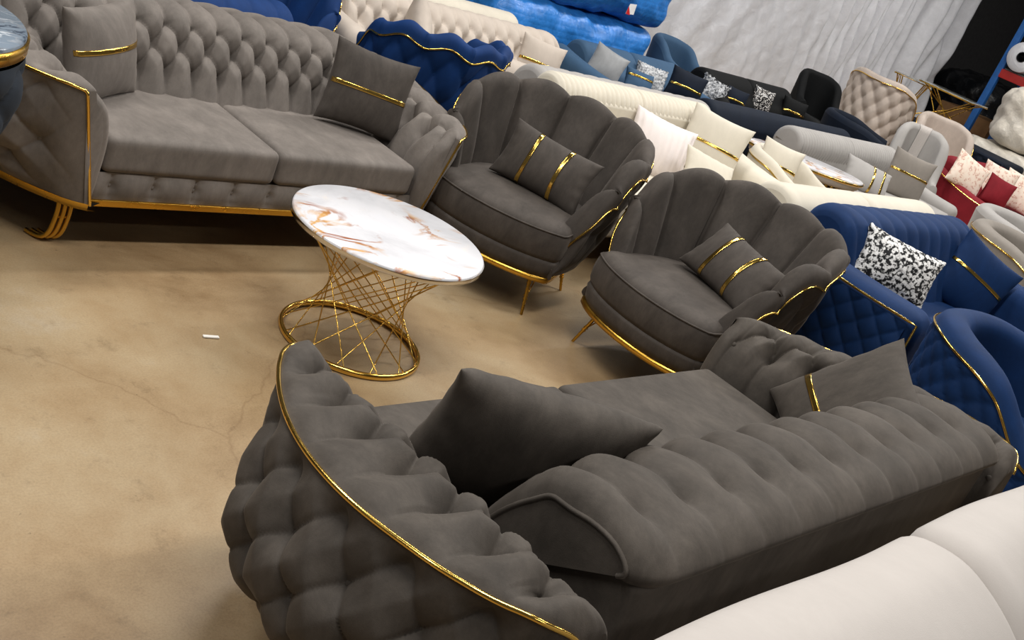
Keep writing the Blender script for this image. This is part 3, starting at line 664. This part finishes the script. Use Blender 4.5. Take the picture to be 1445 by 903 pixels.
# steel blue, black and ink rows
bsofa('sofa', 'steel blue sofa with smooth two-part back under the blue wrapped bundles', 1.75, (7.55, 5.05, 0), 0, M['steel'], D=.80, top=.665, arm=(.18, .52))
tub_chair('tub_armchair', 'steel blue armchair right of the blue wrapped bundles', (9.05, 6.30, 0), 0, M['steel'], r=.29, top=.77, front=.6, trim=False)
bsofa('sofa', 'ink blue sofa seen from behind between the cream ribbed sofa and the black sofa', 2.45, (8.60, 5.02, 0), PI, M['ink'], D=.46, top=.655, arms=(0, 0), nsec=1)
bsofa('sofa', 'black velvet sofa in front of the white plastic sheet', 1.95, (9.45, 5.24, 0), 0, M['black'], D=.62, top=.70, arm=(.18, .56))
tub_chair('wing_chair', 'black high-backed armchair in front of the white plastic sheet', (11.35, 5.95, 0), -.6, M['black'], r=.28, top=.90, front=.62, trim=False)
tub_chair('tub_armchair', 'ink blue armchair between the black high-backed chair and the grey roll sofa', (10.85, 5.05, 0), .6, M['ink'], r=.42, top=.70, front=.60, trim=False)
tub_chair('tufted_armchair', 'grey buttoned armchair with gold rim in front of the hanging sheet', (12.35, 5.72, 0), face(1, .15), M['pale'], r=.43, top=1.12, front=.62, outer='tuft', th=.08)
# light grey group on the right
bsofa('ribbed_sofa', 'light grey sofa with a ribbed roll back behind the oval table', 2.0, (8.92, 3.42, 0), 0, M['grey'], D=.90, top=.71, style='rib', r=.135, arm=(.16, .50), arms=(0, 1))
tub_chair('wing_chair', 'tall light grey chair with a ribbed band down its back', (10.25, 4.15, 0), face(-.8, -.6), M['grey'], r=.27, top=.95, front=.55, trim=False, ribband=True)
tub_chair('tub_armchair', 'greige rounded armchair at the right edge behind the navy pillow', (8.15, 2.20, 0), .1, M['mid'], r=.46, top=.74, front=.6, th=.14)
tub_chair('tub_armchair', 'wide grey curved armchair behind the greige rounded one at the right edge', (9.30, 2.55, 0), 0, M['grey'], r=.52, top=.72, front=.62, trim=False, th=.14)
# red sofa
bsofa('quilted_sofa', 'crimson sofa with gold line and floral pillows at the right edge', 1.9, (11.75, 3.40, 0), 0, M['red'], D=.86, top=.77, style='channel', arm=(.18, .52), arm_trim=True)
tub_chair('tufted_armchair', 'grey buttoned armchair with gold frame behind the crimson sofa', (12.25, 4.78, 0), face(-.7, -.7), M['pale'], r=.36, top=.98, front=.62, outer='tuft')

# white sofa in the bottom right corner
def white_sofa():
    t = thing('sofa', 'off white velvet sofa in the bottom right corner, two smooth back sections', 'sofa', (2.33, -.40, 0)); t.scale = (1, 1, 1.03)
    for x0, w_ in ((-.535, 1.06), (.555, 1.10)):
        pr = curve([(.44, .42), (.47, .52), (.54, .64), (.66, .745), (.78, .80), (.87, .802), (.935, .775), (.955, .70), (.95, .50), (.94, .22)], 60)
        mb, *_ = back_loft(w_, pr, lambda S, A, T: .006 * np.sin(S * 6) * np.sin(A * 7), .07, x0=x0); bk = mb.build('backrest', M['white'], t)
        s_ = np.array([(x0 + sg * (w_ / 2 - .028), p[0], p[1] + .0) for sg in (1,) for p in pr]); s_[:, 1] += 0
        MB().rbox((x0, .24, .36), (w_ - .01, .52, .16), .04, 7, puff=(0, 0, .012)).build('seat_cushion', M['white'], t)
    MB().rbox((0, .46, .22), (2.2, .92, .18), .03, 4).build('base', M['white'], t)
    foot_legs(t, 2.2, .92, M['brass'])
white_sofa()

# dark buttoned pedestal with a marble top at the left edge
def pedestal():
    t = thing('pedestal_table', 'dark slate buttoned pedestal with blue marble top and gold rim at left edge', 'side table', (1.03, 3.16, 0))
    nu, nv = 160, 60; a = np.linspace(0, 2 * np.pi, nu, endpoint=False); z = np.linspace(.74, .36, nv)
    rr = spl([.36, .48, .62, .74], [.29, .36, .395, .385], z)
    A, Z = np.meshgrid(a, z, indexing='ij'); dp = .022 * (tuft(A / (2 * np.pi) * 22, (Z - .30) / .11, None, None, p=.24, pit=1.) - .7) * sm(.36, .40, Z) * (1 - sm(.70, .74, Z)); q = rr[None] + dp
    b = MB().grid(np.stack([q * np.cos(A), q * np.sin(A), Z], -1), cu=True); P = np.stack([rr[-1] * np.cos(a), rr[-1] * np.sin(a), 0 * a + .36], 1); b.fan(P); b.build('body', M['teal'], t)
    MB().lathe([(.001, .80), (.375, .80), (.38, .795), (.38, .745), (.001, .74)], 80).build('tabletop', M['bluemarble'], t)
    MB().lathe([(.381, .788), (.388, .786), (.388, .752), (.381, .75)], 80, cap=False).build('rim', M['brass'], t)
    MB().lathe([(.001, .0), (.26, 0), (.26, .03), (.10, .05), (.10, .365)], 60).build('foot', M['brass'], t)
pedestal()

# oval marble table with slatted gold drum
def oval_table():
    t = thing('oval_table', 'oval white marble coffee table with gold slatted base beside the cream armchair', 'coffee table', (7.42, 3.72, 0), R(-36))
    def st_(r0, k): 
        a = np.linspace(0, 2 * np.pi, 80, endpoint=False); return np.stack([np.cos(a) * r0 * k, np.sin(a) * r0], 1)
    def slabp(prof, k, name, m):
        P = np.array([np.concatenate([st_(r0, k + (.0)), np.full((80, 1), z)], 1) for r0, z in prof]); MB().grid(P, cv=True).build(name, m, t)
    slabp([(.01, .60), (.235, .60), (.24, .596), (.24, .565), (.01, .56)], 2.0, 'tabletop', M['marble'])
    slabp([(.241, .588), (.246, .586), (.246, .572), (.241, .57)], 2.0, 'rim', M['gold'])
    slabp([(.24, .565), (.235, .535), (.22, .52), (.01, .52)], 1.95, 'apron', M['white'])
    a = np.linspace(0, 2 * np.pi, 48, endpoint=False)
    for x in a: MB().rbox((.43 * math.cos(x), .215 * math.sin(x), .285), (.024, .024, .47), .004, 2).build('slat', M['brass'], t)
    slabp([(.01, .05), (.225, .05), (.225, .01), (.01, .0)], 2.0, 'foot', M['brass'])
    slabp([(.19, .05), (.19, .52)], 2.05, 'core', plain('dark wood', (70, 48, 30), .5))
oval_table()

# glass tables standing on a dark buttoned bench
def ottoman():
    t = thing('tufted_ottoman', 'dark blue buttoned ottoman carrying the larger glass table at the back right', 'ottoman', (13.7, 5.15, 0))
    MB().rbox((0, 0, .42), (.78, 1.5, .66), .05, 6).build('body', M['ink'], t)
    U, V = np.meshgrid(np.linspace(-.72, .72, 150), np.linspace(.14, .73, 70), indexing='ij')
    D = .03 * (tuft(2 * U / .15, (V - .14) / .10, None, None, pit=1.1, sig=.34) - .7) * sm(.14, .18, V) * (1 - sm(.69, .73, V))
    MB().grid(np.stack([-.40 - D, U, V], -1)).build('tufted_panel', M['ink'], t)
    for sx in (-1, 1):
        for sy in (-1, 1): MB().lathe([(.014, 0), (.022, .10)], 10, (sx * .3, sy * .65, 0)).build('leg', M['brass'], t)
ottoman()
def glass_table(label, loc, w_, d_, h, rz):
    t = thing('glass_table', label, 'side table', loc, rz)
    MB().rbox((0, 0, h - .006), (w_, d_, .012), .003, 2).build('tabletop', M['glass'], t)
    fr = MB(); z = h - .02
    fr.tube([(-w_ / 2, -d_ / 2, z), (w_ / 2, -d_ / 2, z), (w_ / 2, d_ / 2, z), (-w_ / 2, d_ / 2, z)], .008, 6, closed=True); fr.build('frame', M['brass'], t)
    for sx in (-1, 1):
        for k in (-1, 1):
            MB().tube([(sx * w_ * .45, -k * d_ * .45, 0), (-sx * w_ * .35, k * d_ * .45, h - .02)], .008, 6).build('leg', M['brass'], t)
            MB().tube([(sx * w_ * .45, -k * d_ * .2, 0), (sx * w_ * .1, k * d_ * .45, h - .02)], .006, 6).build('brace', M['brass'], t)
glass_table('clear glass table on crossed gold legs, the larger of the pair', (13.66, 5.50, .75), .55, .72, .46, 0)
glass_table('tall glass stand with gold legs beside the larger glass table', (14.0, 6.2, 0), .45, .42, 1.16, .2)

# wrapped bundles
def bundle(name, label, c, size, m, cat='bundle', seed=0, amp=.03, rz=0., tagged=False):
    r_ = np.random.default_rng(seed); ph = r_.uniform(0, 6, 12)
    def warp(P):
        Q = P.copy(); x, y, z = P[..., 0], P[..., 1], P[..., 2]
        n = np.sin(5 * x + ph[0] + 3 * z) * np.sin(6 * z + ph[1] + 2 * y) + .6 * np.sin(13 * x + ph[2] - 7 * z) * np.sin(11 * y + 9 * z + ph[3]) + .35 * np.sin(27 * x + 19 * z + ph[4]) * np.sin(23 * y - 17 * z + ph[5])
        d = P / (np.linalg.norm(P / np.array(size), axis=-1, keepdims=True) + 1e-6) / np.array(size)**1
        return Q + amp * n[..., None] * P / np.linalg.norm(P, axis=-1, keepdims=True).clip(.2)
    o = MB().rbox((0, 0, 0), size, min(size) * .22, 36, puff=(.0, .05, .03), warp=warp).build(name, m, weld=True)
    o.location = c; o.rotation_euler = (0, 0, rz); tag(o, label, cat); return o
b1 = bundle('wrapped_sofa', 'blue bubble-wrapped bundle, the lower of the two at the back', (7.42, 6.55, .43), (2.05, .80, .74), M['bluewrap'], seed=1, amp=.028)
b2 = bundle('wrapped_sofa', 'blue bubble-wrapped bundle on top with a red and white tag', (7.50, 6.52, 1.18), (1.95, .80, .70), M['bluewrap'], seed=2, amp=.028)
tg = MB().add([(0, 0, 0), (.11, 0, .01), (.10, .0, .10), (.01, 0, .09)], [(0, 1, 2, 3)]).build('paper_tag', plain('white paper', (235, 232, 228), .6), b2, flat=True)
tg.location = (.20, -.485, -.27); so = tg.modifiers.new('t', 'SOLIDIFY'); so.thickness = .002
tr = MB().add([(0, 0, 0), (.06, 0, .0), (.0, .0, .07)], [(0, 1, 2)]).build('red_corner', plain('red paper', (205, 40, 40), .5), tg, flat=True); tr.location = (0, -.004, .0)
so = tr.modifiers.new('t', 'SOLIDIFY'); so.thickness = .002
bundle('wrapped_bundle', 'black plastic-wrapped bundle left of the blue bubble-wrapped ones', (6.02, 6.80, .52), (.55, .50, .98), M['blackbag'], seed=3)
bundle('wrapped_sofa', 'cream sofa in clear plastic at right edge, upper of the stacked pair', (15.1, 4.50, 1.23), (1.4, 1.5, .70), M['cover'], seed=4, amp=.04, rz=.1)
bundle('wrapped_sofa', 'cream sofa in clear plastic at right edge, lower of the stacked pair', (15.05, 4.68, .43), (1.5, 1.5, .78), M['cover'], seed=5, amp=.04)

# hanging plastic sheet
def sheet():
    nu, nv = 420, 200; u = np.linspace(0, 1, nu); v = np.linspace(0, 1, nv); U, V = np.meshgrid(u, v, indexing='ij')
    x = 8.0 + 9.0 * U; z = 4.2 - 4.0 * V
    ph = 2 * np.pi * 1.25 * (x + (.75 * (1 - U)) * (z - 1.5) + .12 * np.sin(1.7 * z + .8 * x)); 
    amp = .02 + .09 * sm(.45, .95, U)
    y = 7.25 + amp * np.sin(ph * (1 + .25 * np.sin(x * .9))) + .05 * np.sin(2.7 * ph + 1.3) * amp / .1 + .010 * np.sin(7 * x + 4 * z) * np.sin(3 * z - 2 * x + 1) + .004 * np.sin(23 * x - 9 * z) * np.sin(11 * z + 6 * x)
    y -= .45 * (1 - U) * np.sin(V * np.pi) * .5
    o = MB().grid(np.stack([x, y, z], -1)).build('plastic_sheet', M['sheet']); tag(o, 'white plastic sheet hanging in folds behind the rows of sofas', 'plastic sheet'); return o
sheet()
# storage rack at the right
def rack():
    t = thing('storage_rack', 'storage rack with blue upright and red beam at the right edge', 'rack', (16.0, 6.02, 0))
    bm_ = plain('blue rack paint', (34, 92, 160), .45); rm = plain('red rack paint', (170, 40, 36), .45)
    for y in (0, -2.4):
        MB().rbox((0, y, 1.5), (.09, .09, 3.0), .008, 2).build('upright', bm_, t)
        MB().rbox((1.1, y, 1.5), (.09, .09, 3.0), .008, 2).build('upright', bm_, t)
    for z in (1.62, .5):
        for x in (-.02, 1.1): MB().rbox((x, -1.2, z), (.05, 2.34, .12), .006, 2).build('beam', rm, t)
        MB().rbox((.55, -1.2, z + .07), (1.1, 2.3, .02), .004, 2).build('deck', plain('grey deck', (110, 108, 104), .7), t)
rack()
def plastic_roll():
    t = thing('film_roll', 'white roll of wrapping film on the red rack beam', 'roll', (16.25, 5.80, 1.91))
    for_x = [(.06, -.28), (.06, .28)]
    o = MB().lathe([(.07, -.35), (.20, -.35), (.205, -.34), (.205, .34), (.20, .35), (.07, .35), (.07, -.35)], 48, cap=False).build('film', M['sheet'], t); o.rotation_euler = (0, PI / 2, 0)
    o = MB().lathe([(.06, -.36), (.07, -.36), (.07, .36), (.06, .36), (.06, -.36)], 32, cap=False).build('core', M['blackbag'], t); o.rotation_euler = (0, PI / 2, 0)
plastic_roll()
def carton(label, c, s_, rz=0):
    m_ = plain('brown cardboard', (150, 112, 74), .8)
    t = thing('carton', label, 'box', (c[0], c[1], c[2] - s_[2] / 2), rz)
    MB().rbox((0, 0, s_[2] / 2), s_, .006, 2).build('box', m_, t)
    MB().rbox((0, 0, s_[2] + .001), (s_[0] + .004, .06, .003), .001, 2).build('tape', plain('tan tape', (176, 140, 96), .4), t)
    MB().rbox((-s_[0] / 2 - .001, .0, s_[2] * .7), (.004, .10, .04), .001, 2).build('hand_hole', M['blackbag'], t)
carton('brown carton on the floor beyond the hanging sheet', (17.9, 6.7, .45), (.9, .9, .9))
carton('brown carton stacked beside the rack upright', (17.5, 7.8, .35), (.8, .6, .7), .2)
bundle('wrapped_bundle', 'dark plastic-covered bundle in the shade beyond the sheet', (19.4, 7.4, .7), (1.6, 1.2, 1.4), M['blackbag'], seed=8)
bundle('wrapped_bundle', 'grey plastic-covered bundle on the floor beyond the rack', (20.5, 5.6, .8), (1.2, 1.4, 1.6), plastic('grey film', (110, 108, 104), 4., .4), seed=9)

# ------------------------------------------------------------------ pillows
def pl(label, size, m, loc, yaw, tilt, roll=0, **k):
    return pillow(label, size, M[m] if isinstance(m, str) else m, loc, (Euler((R(tilt), 0, 0)).to_matrix().to_4x4() @ Matrix()).to_euler() if 0 else (Matrix.Rotation(R(yaw), 4, 'Z') @ Matrix.Rotation(R(tilt), 4, 'X') @ Matrix.Rotation(R(roll), 4, 'Y')).to_euler(), **k)
pl('taupe pillow with one gold band at the left end of the long sofa', (.40, .35, .15), 'taupe', (1.92, 3.62, .592), 30, -14, -4, bands=(.12,), seed=1)
pl('dark taupe pillow with one gold band at the right end of the long sofa', (.39, .36, .15), 'char', (3.13, 3.60, .615), -24, -16, 4, bands=(-.02,), seed=2)
pl('charcoal lumbar pillow with two gold bands on the armchair beside the long sofa', (.46, .27, .15), 'char', (3.77, 3.03, .575), -66, -20, 4, bands=(-.36, .36), band_axis='u', seed=3)
pl('charcoal lumbar pillow with two gold bands on the armchair nearest the foreground sofa', (.44, .27, .15), 'char', (4.08, 2.12, .565), -95, -38, 8, bands=(-.36, .36), band_axis='u', seed=4)
pl('large plain dark taupe pillow at the near end of the foreground sofa', (.50, .40, .20), 'near', (1.82, 1.22, .60), 149, -24, -4, seed=5)
pl('dark taupe pillow with one gold band at the far end of the foreground sofa', (.38, .48, .17), 'near', (3.36, 1.15, .585), 250, -30, 26, bands=(-.36,), band_axis='v', seed=6, band_w=.024)
pl('snow leopard print pillow on the royal blue quilted sofa', (.44, .29, .15), 'leopard', (5.22, 1.93, .68), -45, -18, 6, seed=7, fur=.002)
pl('royal blue pillow with one slanting gold band on the quilted sofa', (.44, .42, .15), 'navy', (6.38, 1.93, .61), -45, -14, 20, bands=(.1,), band_axis='v', seed=8)
pl('white plush ribbed pillow on the cream ribbed sofa', (.42, .38, .20), 'pink', (5.38, 3.60, .555), -35, -25, 6, seed=9, ribs=9, fat=.5)
pl('cream pillow with a gold band leaning on the cream ribbed sofa back', (.42, .40, .14), 'cream', (5.92, 3.60, .63), -48, -18, 5, bands=(-.05,), seed=10)
pl('small cream pillow tip at the front of the cream ribbed sofa', (.36, .28, .12), 'cream', (5.47, 3.26, .54), -20, -40, 12, seed=11)
pl('cream pillow with gold band in the cream armchair', (.30, .30, .12), 'cream', (6.62, 3.50, .60), -45, -20, 4, bands=(-.1,), seed=12)
pl('pale pillow standing on the left end of the pale buttoned sofa', (.34, .34, .16), 'beige', (4.58, 5.02, .62), 60, -15, 40, seed=13)
pl('pale pillow with gold band at the right end of the pale buttoned sofa', (.34, .28, .12), 'beige', (5.76, 5.05, .58), -30, -15, 4, bands=(-.2,), seed=14)
pl('small pale lumbar pillow lying in front of the banded pale pillow', (.32, .18, .14), 'beige', (5.42, 4.93, .49), -10, -30, 4, seed=15)
pl('ruffled grey satin pillow on the steel blue sofa', (.30, .28, .14), 'cushgrey', (6.95, 5.42, .565), -40, -20, 12, seed=16)
pl('small steel blue pillow with gold edge on the steel blue sofa', (.28, .20, .12), 'steel', (7.27, 5.30, .52), -20, -25, 4, bands=(.4,), seed=17)
pl('grey fur pillow beside the navy banded pillow', (.30, .22, .14), 'fur', (7.60, 5.45, .54), -30, -20, 2, seed=18, fur=.004)
pl('navy pillow with gold band at the right end of the steel blue sofa', (.34, .26, .13), 'ink', (7.92, 5.30, .58), -38, -16, 4, bands=(-.15,), seed=19)
pl('shaggy grey fur pillow right of the navy banded pillow', (.26, .26, .14), 'fur', (8.50, 5.42, .55), -45, -20, 12, seed=20, fur=.008)
pl('slate pillow with gold band at the left end of the black sofa', (.26, .20, .12), 'ink', (9.05, 5.50, .53), -35, -20, 4, bands=(-.3,), seed=21)
pl('silver sequinned pillow on the black sofa', (.24, .25, .12), 'sequin', (9.52, 5.50, .565), -30, -15, 4, seed=22)
pl('black pillow with gold band at the right end of the black sofa', (.30, .22, .13), 'black', (10.10, 5.46, .56), -30, -16, 4, bands=(-.3,), seed=23)
pl('light grey lumbar pillow with two bands on the grey ribbed sofa', (.42, .28, .16), 'grey', (8.50, 3.72, .53), -40, -40, 8, bands=(.1, .6), band_axis='u', seed=24)
pl('grey pillow with gold band above its pleated half on the grey ribbed sofa', (.40, .40, .13), 'mid', (9.18, 3.70, .61), -45, -14, 4, bands=(.1,), seed=25)
pl('floral pillow at the left end of the crimson sofa', (.44, .34, .12), 'floral', (10.95, 3.88, .68), -30, -18, 16, seed=26)
pl('floral pillow standing in the middle of the crimson sofa', (.42, .36, .12), 'floral', (11.75, 3.86, .66), -40, -14, 4, seed=27)
pl('floral pillow cut by the right edge on the crimson sofa', (.44, .40, .14), 'floral', (12.2, 3.74, .63), -50, -20, 4, seed=28)
pl('small crimson pillow in front of the floral pillows', (.30, .30, .12), 'red', (11.30, 3.66, .62), -50, -16, 8, seed=29)
# paper scrap on the floor
sc_ = MB().rbox((0, 0, .004), (.055, .014, .006), .002, 2).build('paper_scrap', plain('white scrap', (236, 232, 224), .6)); sc_.location = (2.00, 2.64, .0); sc_.rotation_euler = (0, 0, -.2); tag(sc_, 'small white paper scrap on the concrete floor left of the coffee table', 'scrap')
